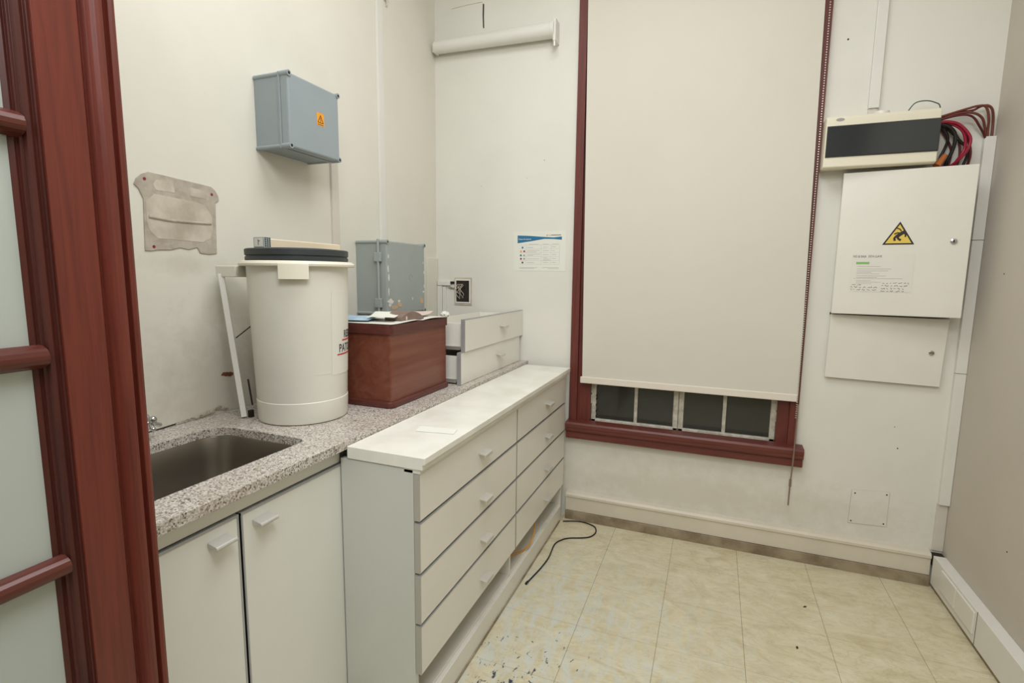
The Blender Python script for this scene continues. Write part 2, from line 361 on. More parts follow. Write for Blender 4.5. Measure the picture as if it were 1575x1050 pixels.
# ------------------------------------------------------------------ window_1
win = thing('window_1', (1.45, 0, .48), None, None, kind='structure')
mb = MB()
for x0, x1_, xi0, xi1 in ((.862, .906, .902, .978), (1.965, 2.003, 1.914, 1.97)):
    mb.box(x0, x1_, -.025, .0, .57, 3.07)
    mb.box(xi0, xi1, -.004, .14, .5, 3.05)
mb.box(.862, 2.003, -.025, .0, 3.03, 3.07); mb.box(.905, 1.98, -.002, .14, 3.0, 3.05); mb.box(.905, 1.98, .02, .14, .5, .553)
obj('casing', mb, M['mahog_w'], win, .002)
pr = [(0, .486), (-.052, .486), (-.054, .5), (-.052, .522), (-.064, .530), (-.07, .538), (-.07, .548), (-.074, .556), (-.074, .572), (-.066, .582), (-.03, .584), (0, .586), (.03, .56), (.03, .5)]
obj('window_sill', MB().prism([(.855, y, z) for y, z in pr], (1.18, 0, 0)), M['mahog_x'], win, .0015)
S0, S1 = .03, .062
def sash(x0, x1, mid, hinge_left):
    mb = MB(); zb, zt = .556, 2.99
    mb.box(x0, x0+.026, S0, S1, zb, zt); mb.box(x1-.026, x1, S0, S1, zb, zt)
    mb.box(x0, x1, S0, S1, zb, zb+.034); mb.box(x0, x1, S0, S1, zt-.03, zt)
    mb.box(mid-.009, mid+.009, S0+.004, S1-.004, zb, zt)
    for z in (.99, 1.4, 1.8, 2.2, 2.6): mb.box(x0, x1, S0+.004, S1-.004, z-.009, z+.009)
    s = obj('sash', mb, M['sash'], win, .003)
    obj('glass_pane', MB().box(x0+.02, mid, .046, .049, zb+.025, zt-.02), M['glass'], s)
    obj('glass_pane', MB().box(mid, x1-.02, .046, .049, zb+.025, zt-.02), M['glass'], s)
    hx_ = x0-.002 if hinge_left else x1+.002
    m2 = MB()
    for z in (.68, .74): m2.cyl((hx_, S0-.004, z), (hx_, S0-.004, z+.05), .006, n=10)
    split('hinge', m2, M['sash'], s, smooth=True)
    return s
s1 = sash(.978, 1.447, 1.224, True); sash(1.449, 1.914, 1.675, False)
mb = MB()
for z in (.60, .63, .665, .70, .72): mb.box(1.0035, 1.009, S0-.0015, S0, z, z+.012)
split('paint_chip', mb, M['dark'], s1)

# ------------------------------------------------------------------ roller blind over the window
bl = thing('roller_blind', (1.45, -.04, .8), 'large cream roller blind pulled down almost to the sill of the window', 'blind')
def wave(u, v): return .0025*math.sin(u*6.3+v*2)*v
obj('fabric', MB().sheet((.908, -.044, 2.98), (1.055, 0, 0), (.03, 0, -2.14), 24, 20, lambda u, v: -.002*math.sin(u*5+v*3)*v, .0012), M['blind'], bl, smooth=True)
obj('hem_bar', MB().prism([(.928, -.052, .842), (1.992, -.052, .842), (1.992, -.052, .806), (.928, -.052, .806)], (0, .012, 0)), M['blind_hem'], bl, .004)
obj('roller_tube', MB().cyl((.9, -.045, 3.0), (1.98, -.045, 3.0), .022), M['blind_hem'], bl, smooth=True)
mb = MB(); n = 210
for i in range(n):
    z = 2.98-i*(2.98-.72)/n
    bmesh.ops.create_icosphere(mb.bm, subdivisions=1, radius=.0034, matrix=Matrix.Translation((1.984+.006*math.sin(i/90), -.056, z)))
obj('bead_chain', mb, M['satin'], bl)
mb = MB(); mb.tube([(1.992, -.075, .80), (1.99, -.083, .62), (1.988, -.083, .5), (1.985, -.08, .40), (1.984, -.08, .30)], .0034, 8); mb.cyl((1.985, -.08, .395), (1.985, -.08, .43), .006, n=10)
obj('cord', mb, M['tan'], bl)

# ------------------------------------------------------------------ roller housing above, by the left corner
rl = thing('roller_blind', (.38, -.03, 2.62), 'short white tube of a rolled-up blind fixed high beside the left corner', 'blind')
a, b = Vector((.03, -.042, 2.673)), Vector((.725, -.042, 2.664))
obj('tube', MB().cyl(a, b, .034, .040, 32), M['trunk'], rl, smooth=True)
mb = MB(); mb.cyl(b+Vector((-.004, 0, 0)), b+Vector((.016, 0, 0)), .044, n=32); mb.box(.735, .75, -.07, 0, 2.60, 2.71)
obj('end_bracket', mb, M['trunk'], rl, .002)
mb = MB(); mb.cyl((.742, -.06, 2.575), (.742, -.06, 2.6), .009, n=12); obj('chain_wheel', mb, M['handle'], rl, smooth=True)
obj('end_bracket', MB().box(.016, .030, -.06, 0, 2.645, 2.69), M['trunk'], rl, .002)

# ------------------------------------------------------------------ open glazed door leaf on the left (door_1)
dr = thing('door_1', (.72, -2.98, 0), None, None, kind='structure')
def stile(y_edge, sgn):                 # moulded profile, sgn=+1 free edge far from the hinge
    pf = [(.700, 0), (.741, 0), (.7455, -.0015), (.7475, -.006), (.7455, -.0105), (.740, -.0115), (.736, -.0135), (.741, -.0165), (.7475, -.0195), (.749, -.025), (.7475, -.030), (.742, -.0335), (.737, -.036),
          (.730, -.041), (.735, -.046), (.74, -.049), (.74, -.103), (.700, -.103)]
    return MB().prism([(x, y_edge+sgn*y, .012) for x, y in pf], (0, 0, 2.42))
obj('stile', stile(-2.245, 1), M['mahog'], dr, .0006)
obj('stile', stile(-2.98, -1), M['mahog'], dr, .0006)
for ye, sg_ in ((-2.245, 1), (-2.98, -1)):
    bd = [(.7355, -.103), (.7355, -.106), (.731, -.1075), (.7325, -.112), (.731, -.117), (.7245, -.119), (.7245, -.122), (.720, -.1235), (.7215, -.127), (.7175, -.132), (.714, -.133), (.702, -.133), (.702, -.103)]
    tag(obj('glazing_bead', MB().prism([(x, ye+sg_*y, .235) for x, y in bd], (0, 0, 2.085)), M['mahog_d'], dr, .0004), 'darker moulded bead around the glass')
obj('rail', MB().box(.702, .739, -2.86, -2.37, .012, .235), M['mahog_h'], dr, .002)
obj('rail', MB().box(.702, .739, -2.86, -2.37, 2.32, 2.432), M['mahog_h'], dr, .002)
mz = [.34, .65, .962, 1.272, 1.582, 1.892, 2.2]
for z in mz:
    pf = [(.722, -.017), (.728, -.014), (.732, -.0125), (.737, -.009), (.7395, -.003), (.7395, .003), (.737, .009), (.732, .0125), (.728, .014), (.722, .017), (.708, .012), (.708, -.012)]
    obj('glazing_bar', MB().prism([(x, -2.86, z+dz) for x, dz in pf], (0, .495, 0)), M['mahog_h'], dr, .0005)
edges = [.225]+mz+[2.33]
for a_, b_ in zip(edges, edges[1:]):
    obj('glass_pane', MB().box(.712, .717, -2.865, -2.36, a_, b_), M['frost'], dr)

# ------------------------------------------------------------------ base cabinet under the counter
bc = thing('base_cabinet', (.3, -1.2, 0), 'white kitchen base cabinet with two aluminium-edged doors under the granite counter', 'cabinet')
mb = MB()
for b_ in ((.01, .553, -1.606, -1.59, .08, .873), (.01, .553, -2.35, -2.334, .08, .873), (.01, .553, -2.334, -1.606, .08, .096), (.01, .026, -2.35, -.02, .08, .873),
           (.53, .553, -1.59, -.02, .08, .873), (.01, .53, -1.59, -.02, .08, .096), (.05, .50, -2.35, -.02, 0, .08)): mb.box(*b_)
obj('body', mb, M['side_mel'], bc, .001)
obj('top_rail', MB().box(.535, .570, -2.35, -1.588, .829, .873), M['door_mel'], bc, .001)
def cab_door(y0, y1, hy):
    d = obj('door', MB().box(.557, .575, y0, y1, .085, .822), M['door_mel'], bc, .001)
    mb = MB(); mb.box(.557, .5762, y0, y0+.005, .085, .824); mb.box(.557, .5762, y1-.005, y1, .085, .824); mb.box(.557, .5768, y0, y1, .819, .8255)
    tag(obj('edge_trim', mb, M['alu'], d, .0005), 'aluminium door edge')
    z = .785; y_ = hy
    hnd = MB(); hnd.prism([(.575, y_, z-.006), (.598, y_, z-.003), (.600, y_, z+.004), (.575, y_, z+.010)], (0, .050, 0))
    h = tag(obj('handle', hnd, M['handle'], d, .0015), 'satin bar handle')
    obj('grip', MB().cyl((.602, y_-.002, z), (.602, y_+.052, z), .0055, n=18), M['handle'], h, smooth=True)
cab_door(-2.318, -1.9495, -2.032); cab_door(-1.9435, -1.588, -1.912)
mb = MB(); mb.box(.552, .566, -1.9495, -1.9435, .085, .822); obj('door_gap_shade', mb, M['black'], bc)  # black sliver paints the shade in the gap between the doors

# ------------------------------------------------------------------ granite counter with cut-out
def rrect(x0, x1, y0, y1, r, n=8, rs=None):
    P = []
    rs = rs or (r, r, r, r)
    for (cx, cy, a0, rr) in ((x1-rs[0], y1-rs[0], 0, rs[0]), (x0+rs[1], y1-rs[1], 90, rs[1]), (x0+rs[2], y0+rs[2], 180, rs[2]), (x1-rs[3], y0+rs[3], 270, rs[3])):
        for k in range(n+1):
            t = math.radians(a0+90*k/n); P.append((cx+rr*math.cos(t), cy+rr*math.sin(t)))
    return P
def slab_with_hole(x0, x1, y0, y1, z0, z1, hole, rough_edge=.0):
    mb = MB(); bm = mb.bm; n = 90; rnd = random.Random(4)
    outer = [(x0, y0), (x0, y1)]
    fe = [(x1+(rnd.uniform(-1, 1)*rough_edge if 0 < k < n else 0), y1+(y0-y1)*k/n) for k in range(n+1)]
    outer = [(x0, y0), (x0, y1)]+fe
    rings = []
    for z in (z1, z0):
        ed = []; rr = []
        for loop in (outer, hole):
            v = [bm.verts.new((p[0], p[1], z)) for p in loop]; rr.append(v)
            ed += [bm.edges.new((v[i], v[(i+1) % len(v)])) for i in range(len(v))]
        bmesh.ops.triangle_fill(bm, edges=ed, use_beauty=True); rings.append(rr)
    for k in (0, 1):
        a, b = rings[0][k], rings[1][k]
        for i in range(len(a)): bm.faces.new((a[i], a[(i+1) % len(a)], b[(i+1) % len(a)], b[i]))
    return mb
hole = rrect(.128, .492, -2.16, -1.632, .06, 8, (.035, .075, .06, .05))
ct = obj('countertop', slab_with_hole(.002, .604, -2.38, -.002, .875, .9, hole, .0007), M['granite'])
tag(ct, 'speckled grey granite worktop with cut-out, running along the left wall', 'countertop')
# sink bowl
mb = MB(); bm = mb.bm; rings = []
def ring(off, z, flo=0):
    P = rrect(.128-off, .492+off, -2.16-off, -1.632+off, .06, 8, tuple(max(.015, q+off) for q in (.035+.02, .075, .06, .05)))
    return [bm.verts.new((x, y, z)) for x, y in P]
for off, z in ((.016, .8742), (.004, .8742), (.003, .871), (-.004, .80), (-.010, .73), (-.018, .705), (-.04, .694), (-.10, .690)): rings.append(ring(off, z))
for a, b in zip(rings, rings[1:]):
    for i in range(len(a)): bm.faces.new((a[i], a[(i+1) % len(a)], b[(i+1) % len(a)], b[i]))
bm.faces.new(rings[-1])
sk = thing('sink', (.31, -1.9, .69), 'stainless steel sink bowl set under the granite worktop', 'sink')
o = obj('bowl', mb, M['steel'], sk, smooth=True)
mm = o.modifiers.new('solid', 'SOLIDIFY'); mm.thickness = .0012; mm.offset = 0
obj('drain', MB().lathe(.31, -1.95, [(.04, .6905), (.038, .6925), (.025, .6925), (.02, .6915)], 24), M['chrome'], sk, smooth=True)
# tap
tp = thing('tap', (.06, -1.815, .9), 'chrome cross-handle tap behind the sink, partly hidden by the wooden door', 'tap')
mb = MB(); mb.lathe(.055, -1.83, [(.024, .9), (.024, .906), (.015, .912), (.013, .93), (.012, .94)], 24)
mb.tube([(.055, -1.83, .93), (.06, -1.86, .945), (.09, -1.89, 1.0), (.16, -1.9, 1.02), (.2, -1.9, .985)], .009, 12)
obj('spout', mb, M['chrome'], tp, smooth=True)
mb = MB(); hc = Vector((.064, -1.805, .948)); ax = Vector((.55, .35, .75)).normalized(); u = Vector((0, 1, -.55)); u = (u-ax*u.dot(ax)).normalized(); v = ax.cross(u)
mb.cyl(hc-ax*.028, hc+ax*.012, .011, .013, 20)
bmesh.ops.create_uvsphere(mb.bm, u_segments=16, v_segments=10, radius=.011, matrix=Matrix.Translation(hc+ax*.012))
for d in (u, -u, v, -v):
    mb.cyl(hc, hc+d*.030, .005, .0065, 12); bmesh.ops.create_uvsphere(mb.bm, u_segments=12, v_segments=8, radius=.0066, matrix=Matrix.Translation(hc+d*.030))
obj('handle', mb, M['chrome'], tp, smooth=True)

# ------------------------------------------------------------------ dresser with eight drawers
ds = thing('dresser', (.73, -.83, 0), 'long low white chest of eight drawers standing against the counter front', 'dresser')
obj('side_panel', MB().box(.5785, .83, -1.594, -1.576, 0, .845), M['side_mel'], ds, .001)
obj('side_panel', MB().box(.612, .838, -.072, -.054, 0, .845), M['melamine'], ds, .001)
tp_ = obj('top', MB().prism([(.606, -1.598, .848), (.862, -1.598, .848), (.862, -1.598, .862), (.871, -1.598, .866), (.871, -1.598, .885), (.606, -1.598, .885)], (0, 1.55, 0)), M['top_mel'], ds, .0015)
obj('top_rail', MB().box(.80, .853, -1.594, -.054, .835, .847), M['melamine'], ds, .0008)
obj('back_panel', MB().box(.606, .612, -1.575, -.073, .0, .845), M['melamine'], ds)
obj('divider', MB().box(.614, .828, -.838, -.822, .094, .84), M['melamine'], ds, .001)
obj('bottom_shelf', MB().box(.612, .824, -1.576, -.072, .078, .094), M['melamine'], ds, .001)
obj('plinth', MB().box(.824, .84, -1.576, -.072, .0, .085), M['melamine'], ds, .001)
obj('kick_moulding', MB().box(.84, .846, -1.576, -.09, 0, .006), M['basedirt'], ds, .001)
rows = [(.694, .833), (.535, .684), (.376, .525), (.214, .366)]
hands = {0: (-1.2, .765), 1: (-1.19, .592), 2: (-1.185, .434), 3: (-1.185, .292)}
def pull(mb, x, y, z):                 # small folded-plate pull
    mb.prism([(x-.001, y, z-.002), (x+.024, y, z-.005), (x+.0245, y, z-.014), (x+.027, y, z-.014), (x+.027, y, z-.0025), (x+.024, y, z), (x-.001, y, z+.003)], (0, .062, 0)); return mb
for c, (y0, y1) in enumerate(((-1.592, -.824), (-.814, -.062))):
    for r, (z0, z1) in enumerate(rows):
        tilt = .0
        d = obj('drawer', MB().box(.832, .85, y0, y1, z0, z1), M['melamine'], ds, .0012)
        mb = MB(); mb.box(.831, .8506, y0, y1, z1, z1+.003)
        obj('end_shade', MB().box(.8315, .8502, y0-.0012, y0+.0012, z0, z1), M['strip'], d)  # melamine end of the front, its shade painted as a greyer overlay
        tag(obj('edge_trim', mb, M['alu'], d), 'grey metal strip along the drawer front')
        yy = hands[r][0] if c == 0 else -.425
        zz = (.765, .592, .434, .278)[r] if c == 0 else (.765, .598, .43, .27)[r]
        tag(obj('handle', pull(MB(), .85, yy, zz), M['handle'], d, .0008), 'small pale metal pull')
        mb = MB(); mb.box(.64, .832, y0+.02, y0+.032, z0+.01, z1-.02); mb.box(.64, .832, y1-.032, y1-.02, z0+.01, z1-.02); mb.box(.64, .652, y0+.032, y1-.032, z0+.01, z1-.02); mb.box(.652, .832, y0+.032, y1-.032, z0+.014, z0+.018)
        obj('drawer_box', mb, M['melamine'], d)
mb = MB()
for y in (-1.566, -.85, -.09): mb.box(.70, .822, y, y+.008, .196, .206); mb.cyl((.812, y-.002, .178), (.812, y+.012, .178), .008, n=12)
split('runner', mb, M['metal_d'], ds, .0005)
ps = MB().sheet((.712, -1.392, .8852), (.13, .02, 0), (-.012, .05, 0), 8, 3, lambda u, v: .002*(1-u)*v+.0008, .0004)
tag(obj('paper_slip', ps, M['paper2']), 'narrow white paper slip lying on top of the long dresser', 'paper')
# orange cord inside the gap, black cable on the floor
mb = MB(); mb.tube([(.76, -.79, .12), (.79, -.70, .108), (.815, -.64, .100), (.834, -.60, .110), (.838, -.55, .135), (.83, -.50, .17), (.815, -.50, .20), (.79, -.53, .18), (.78, -.60, .15), (.80, -.66, .135), (.78, -.73, .13), (.72, -.76, .11)], .0036, 8)
tag(obj('orange_cord', mb, M['c_orange'], smooth=True), 'loop of thin yellow-orange cord on the bottom shelf of the dresser', 'cord')
mb = MB(); mb.tube([(.862, -.09, .004), (.93, -.062, .004), (.99, -.06, .004), (1.045, -.088, .004), (1.063, -.149, .004), (1.045, -.205, .004), (1.001, -.236, .004), (.945, -.262, .004), (.914, -.294, .004), (.892, -.354, .004), (.901, -.484, .004), (.895, -.581, .004), (.882, -.67, .004), (.874, -.725, .005)], .0036, 8); mb.cyl((.874, -.72, .006), (.872, -.738, .006), .0055, n=10)
tag(obj('black_cable', mb, M['c_black'], smooth=True), 'thin black cable lying curved on the yellow floor in front of the dresser', 'cable')

# ------------------------------------------------------------------ white pedal bin
BX, BY = .28, -1.42
bn = thing('waste_bin', (BX, BY, .9), 'tall white plastic bin with dark lid standing on the granite counter', 'bin')
prof = [(.137, .901), (.1435, .903), (.1455, .91), (.1475, .966), (.1475, .972), (.1455, .974), (.146, .978), (.158, 1.36), (.159, 1.412), (.156, 1.412), (.143, .98), (.14, .91)]
obj('body', MB().lathe(BX, BY, prof, 96, cap1=True), M['plastic'], bn, smooth=True)
obj('rim', MB().lathe(BX, BY, [(.156, 1.411), (.178, 1.411), (.1815, 1.416), (.180, 1.423), (.172, 1.428), (.152, 1.429)], 96, cap0=False, cap1=False), M['rimpl'], bn, smooth=True).modifiers.new('s', 'SOLIDIFY').thickness = .0015
tag(obj('lid', MB().lathe(BX, BY, [(.150, 1.4285), (.158, 1.4285), (.1605, 1.432), (.1605, 1.441), (.1575, 1.4425), (.1575, 1.4455), (.161, 1.447), (.1615, 1.464), (.158, 1.467), (.12, 1.470)], 96), M['lid'], bn, smooth=True), 'dark slate grey double lid')
def bend(r): return lambda a0: (lambda co: Vector((BX+(r+co.z)*math.cos(a0+co.x/r), BY+(r+co.z)*math.sin(a0+co.x/r), co.y)))
ac = math.radians(-52)
pts = []
def curved(a0, a1, z0, z1, rfun, th=.0012, n=24, slant=0):
    mb = MB(); G = []
    for i in range(n+1):
        a = a0+(a1-a0)*i/n
        G.append([mb.bm.verts.new((BX+(rfun(z)+k)*math.cos(a), BY+(rfun(z)+k)*math.sin(a), z)) for z, k in ((z0, 0), (z0, th), (z1, th), (z1, 0))])
    for p, q in zip(G, G[1:]):
        for k in range(4): mb.bm.faces.new((p[k], q[k], q[(k+1) % 4], p[(k+1) % 4]))
    mb.bm.faces.new(G[0]); mb.bm.faces.new(G[-1][::-1]); return mb
rf = lambda z: .146+(z-.978)*(.158-.146)/(1.36-.978)
tag(obj('label_holder', curved(math.radians(-65), math.radians(-37), 1.372, 1.418, lambda z: .181), M['rimpl'], bn, .0008), 'blank cream tab under the rim')
obj('side_label', curved(math.radians(-9), math.radians(78), 1.055, 1.33, lambda z: rf(z)+.0003, .0005, 30), M['paper'], bn)
obj('tape', curved(math.radians(-32), math.radians(-10), 1.063, 1.068, lambda z: rf(z)+.0003, .0004, 8), M['trunk'], bn)
def bin_text(s, a0, z0, size, sx):
    r = rf(z0)+.0012
    return text_mb(s, size, None, .0002, sx, lambda co: Vector((BX+(rf(z0+co.y)+.0013+co.z)*math.cos(a0+co.x/r), BY+(rf(z0+co.y)+.0013+co.z)*math.sin(a0+co.x/r), z0+co.y)), .0006)
lt = bin_text('RESIDUOS', math.radians(14), 1.176, .036, .8); join(lt, bin_text('PATOLOGICOS', math.radians(3), 1.129, .039, .8))
obj('lettering', lt, M['pr_dark'], bn)
ul = curved(math.radians(10), math.radians(76), 1.166, 1.1705, lambda z: rf(z)+.001, .0004, 20); join(ul, curved(math.radians(0), math.radians(76), 1.119, 1.1235, lambda z: rf(z)+.001, .0004, 20))
split('underline', ul, M['red'], bn, label='red underline on the label')
# side arm: bracket under the rim and slanting square tube with its rod
def sqtube(p, q, a, b_):
    p, q = Vector(p), Vector(q); d = (q-p).normalized(); u = d.cross(Vector((.7, .7, 0))).normalized(); v = d.cross(u)
    mb = MB(); mb.prism([p+u*a+v*b_, p-u*a+v*b_, p-u*a-v*b_, p+u*a-v*b_], q-p); return mb
obj('bracket', MB().box(.045, .135, -1.545, -1.47, 1.375, 1.412), M['plastic'], bn, .003)
tag(obj('support_arm', sqtube((.062, -1.538, 1.385), (.128, -1.535, .905), .0105, .0085), M['trunk'], bn, .001), 'slanting white square tube beside the bin')
mb = MB(); mb.cyl((.128, -1.512, 1.03), (.142, -1.512, .94), .003, n=10); mb.box(.134, .146, -1.526, -1.51, .9005, .925)
mb.cyl((.092, -1.52, 1.17), (.13, -1.49, 1.21), .002, n=8)
split('rod', mb, M['metal_d'], bn, .0006)

# control box on the lid
cb = thing('control_box', (.225, -1.35, 1.47), 'long beige plastic box with vent holes lying on the dark bin lid', 'box')
Mx = Matrix.Translation((.2, -1.505, 1.470))
obj('housing', MB().prism([(.05, 0, 0), (.05, 0, .028), (.03, 0, .031), (.01, 0, .031), (.01, 0, 0)], (0, .335, 0)).xf(Mx), mat('beige_plastic', hx(226, 212, 184), .5), cb, .002)
mb = MB()
obj('end_cap', MB().box(.008, .052, -.028, .0, 0, .033).xf(Mx), M['gbox2'], cb, .001)
for i in range(3):
    for j in range(5): mb.box(.0518, .0528, -.024+i*.0085, -.0195+i*.0085, .004+j*.0062, .0072+j*.0062)
obj('vent_hole', mb.xf(Mx), M['black'], cb)
mb = MB().box(.012, .048, -.0288, -.0278, .003, .030); obj('rating_label', mb.xf(Mx), M['paper'], cb)
join_ = MB(); join_.box(.028, .030, -.0292, -.0286, .008, .026); join_.box(.030, .036, -.0292, -.0286, .02, .022); obj('lettering', join_.xf(Mx), M['ink'], cb)

# ------------------------------------------------------------------ wooden case with papers
X0, X1, Y0, Y1 = .215, .515, -1.235, -.805
wc = thing('wooden_case', (.365, -1.02, .9), 'reddish-brown wooden box with moulded rim standing on the counter beside the bin', 'box')
def rbox(x0, x1, y0, y1, z0, z1, r, n=6): return MB().prism([(x, y, z0) for x, y in rrect(x0, x1, y0, y1, r, n)], (0, 0, z1-z0))
obj('body', rbox(X0+.006, X1-.006, Y0+.006, Y1-.006, .92, 1.18, .006), M['case'], wc, .001)
obj('base_moulding', rbox(X0-.004, X1+.006, Y0-.008, Y1+.008, .9005, .924, .028), M['case_trim'], wc, .004)
def frame(x0, x1, y0, y1, z0, z1, t, r):
    mb = MB(); A = rrect(x0, x1, y0, y1, r, 6); B = rrect(x0+t, x1-t, y0+t, y1-t, max(r-t, .004), 6); n = len(A); V = []
    for P in (A, B):
        for z in (z0, z1): V.append([mb.bm.verts.new((x, y, z)) for x, y in P])
    for a_, b_ in ((0, 1), (1, 3), (3, 2), (2, 0)):
        for i in range(n): mb.bm.faces.new((V[a_][i], V[a_][(i+1) % n], V[b_][(i+1) % n], V[b_][i]))
    return mb
obj('rim', frame(X0-.002, X1+.002, Y0-.003, Y1+.003, 1.172, 1.208, .016, .02), M['case_trim'], wc, .003)
obj('inset_panel', MB().box(X0+.012, X1-.012, Y0+.012, Y1-.012, 1.176, 1.188), M['dark'], wc)
def paper(name, p, du, dv, h, m, label, amp=.005, cat='paper', seed=0, th=.0008, nu=14, nv=12):
    def hf(u, v): return amp*(math.sin(u*4.2+seed)+math.cos(v*3.7+seed*2)+.4*math.sin(u*9+v*7+seed))*.5+h+amp
    return tag(obj(name, MB().sheet(p, du, dv, nu, nv, hf, th), m, smooth=True), label, cat)
paper('paper_sheet', (.235, -1.238, 1.206), (.283, 0, .004), (0, .19, .002), 0, M['paper'], 'large curling white sheet at the front corner on top of the brown wooden box', .003, seed=1.0)
paper('leaflet', (.225, -1.225, 1.214), (.17, .02, .002), (-.02, .14, .006), 0, M['cyan'], 'light blue and white leaflet on the wooden box beside the bin', .003, 'leaflet', 2.2)
paper('paper_sheet', (.375, -1.19, 1.222), (.105, .03, .004), (-.03, .10, .014), 0, M['paper2'], 'cream paper with raised corner between blue leaflet and tan pouch', .004, seed=.6)
paper('paper_sheet', (.30, -1.02, 1.206), (.225, -.01, 0), (.0, .20, .003), 0, M['paper'], 'flat grey-white sheet at the far end of the wooden box top', .004, seed=2.6)
paper('paper_sheet', (.30, -.96, 1.216), (.17, .03, .0), (-.03, .13, .006), 0, M['pink'], 'sheet with pinkish print under the grey enclosure at the far end of the box', .004, seed=4.0)
mb = MB(); n = 12; P = []
for k in range(n+1):
    t = k/n; P.append((0, t*.135, .034*math.sin(math.pi*(.12+.80*t))))
mb.prism(P+[(0, .135, 0), (0, 0, 0)], (.085, 0, 0)); mb.xf(Matrix.Translation((.405, -1.115, 1.214)) @ Matrix.Rotation(math.radians(-8), 4, 'Z'))
pc = thing('pouch', (.44, -1.05, 1.214), 'small curved tan pouch among the papers on the wooden box', 'pouch')
obj('body', mb, M['tan'], pc, .002)
obj('flap', MB().box(.49, .494, -1.10, -1.0, 1.216, 1.23), M['pink'], pc, .001)
mb = MB(); bmesh.ops.create_icosphere(mb.bm, subdivisions=3, radius=.02)
rnd = random.Random(2)
for v_ in mb.bm.verts: v_.co *= rnd.uniform(.72, 1.18); v_.co.z *= .8; v_.co.y *= 1.3
mb.xf(Matrix.Translation((.42, -.66, 1.205))); 
tag(obj('crumpled_tissue', mb, M['paper2']), 'small crumpled white tissue on the corner of the upper loose drawer', 'tissue')

# ------------------------------------------------------------------ two loose drawers stacked on the counter
def loose(name, x, y0, y1, z0, z1, label, xb=.30):
    t = thing(name, (x-.12, (y0+y1)/2, z0), label, 'drawer', 'loose drawers on the counter')
    f = obj('front_panel', MB().box(x-.018, x, y0, y1, z0, z1), M['melamine'], t, .0015)
    tag(obj('edge_trim', MB().box(x-.0185, x+.0006, y0-.0012, y0+.003, z0, z1), M['alu'], f), 'grey metal edge'); 
    obj('edge_trim', MB().box(x-.0185, x+.0006, y0, y1, z1-.001, z1+.002), M['alu'], f)
    tag(obj('handle', pull(MB(), x, y0+.40, z0+.085), M['handle'], f, .0008), 'small pale metal pull')
    zt = z1-.018; a, b_ = y0+.02, y1-.02
    mb = MB(); mb.box(xb, x-.018, a, a+.012, z0+.01, zt); mb.box(xb, x-.018, b_-.012, b_, z0+.01, zt); mb.box(xb, xb+.012, a+.012, b_-.012, z0+.01, zt)
    mb.box(xb+.012, x-.018, a+.012, b_-.012, z0+.012, z0+.017)
    obj('drawer_box', mb, M['melamine'], t, .0008)
    obj('runner', MB().box(xb+.01, x-.03, a-.008, a-.0005, z0+.006, z0+.022), M['satin'], t)
loose('loose_drawer', .560, -.772, -.03, .901, 1.045, 'white loose drawer lying directly on the granite, underneath another drawer')
loose('loose_drawer', .568, -.748, -.006, 1.0475, 1.192, 'white loose drawer stacked on top of the other, open side up')

# ------------------------------------------------------------------ grey enclosures
def enclosure(name, d, y0, y1, z0, z1, seam, m, label, hinges=False):
    t = thing(name, (d/2, (y0+y1)/2, z0), label, 'electrical box')
    r = .008
    obj('body', MB().box(.0, seam-.002, y0+.003, y1-.003, z0+.003, z1-.003), m, t, .004)
    l = obj('cover', MB().box(seam, d, y0+.001, y1-.001, z0+.001, z1-.001), m, t, .006)
    obj('seam_lip', MB().box(seam-.006, seam+.003, y0-.002, y1+.002, z0-.002, z1+.002), m, t, .001)
    mb = MB()
    for yy in (y0+r*.7, y1-r*.7):
        for zz in (z0+r*.7, z1-r*.7): mb.cyl((.004, yy, zz), (seam-.004, yy, zz), r, n=16)
    split('corner_post', mb, m, t, smooth=True)
    mb = MB(); mb2 = MB()
    for yy in (y0+r*.7, y1-r*.7):
        for zz in (z0+r*.7, z1-r*.7): mb.cyl((seam+.002, yy, zz), (d+.004, yy, zz), r*1.25, n=20); mb2.cyl((d+.0035, yy, zz), (d+.0048, yy, zz), r*.62, n=14)
    split('corner_screw_post', mb, m, l, smooth=True); split('screw', mb2, M['black'], l, label='dark recessed screw')
    if hinges:
        mb = MB()
        for zz in (z1-.075, z0+.055): mb.box(seam-.02, seam+.018, y0-.014, y0, zz-.022, zz+.022)
        split('hinge', mb, m, t, .003)
        obj('hinge_rod', MB().cyl((seam+.002, y0-.008, z0+.01), (seam+.002, y0-.008, z1+.006), .006, n=12), m, t, smooth=True)
    return t, l
t, l = enclosure('junction_box', .16, -1.312, -1.048, 1.835, 2.090, .122, M['gbox'], 'grey plastic junction box with orange warning label high on the left wall')
sg = tag(obj('warning_label', MB().box(.160, .1606, -1.172, -1.134, 1.946, 1.992), M['orange'], l), 'small orange electric hazard label')
mb = MB(); tri = [(-1.153, 1.984), (-1.139, 1.957), (-1.167, 1.957)]
for (a_, b_) in zip(tri, tri[1:]+tri[:1]): mb.cyl((.1608, a_[0], a_[1]), (.1608, b_[0], b_[1]), .0011, n=6)
mb.tube([(.1608, -1.151, 1.977), (.1608, -1.156, 1.968), (.1608, -1.150, 1.968), (.1608, -1.154, 1.960)], .001, 6, 0)
mb.box(.1606, .161, -1.168, -1.138, 1.949, 1.951)
obj('symbol', mb, M['ink'], sg)
t, l = enclosure('junction_box', .175, -.765, -.43, 1.200, 1.543, .132, M['gbox2'], 'worn grey hinged enclosure with paint flakes, low behind the wooden box', True)
rnd = random.Random(5); mb = MB()
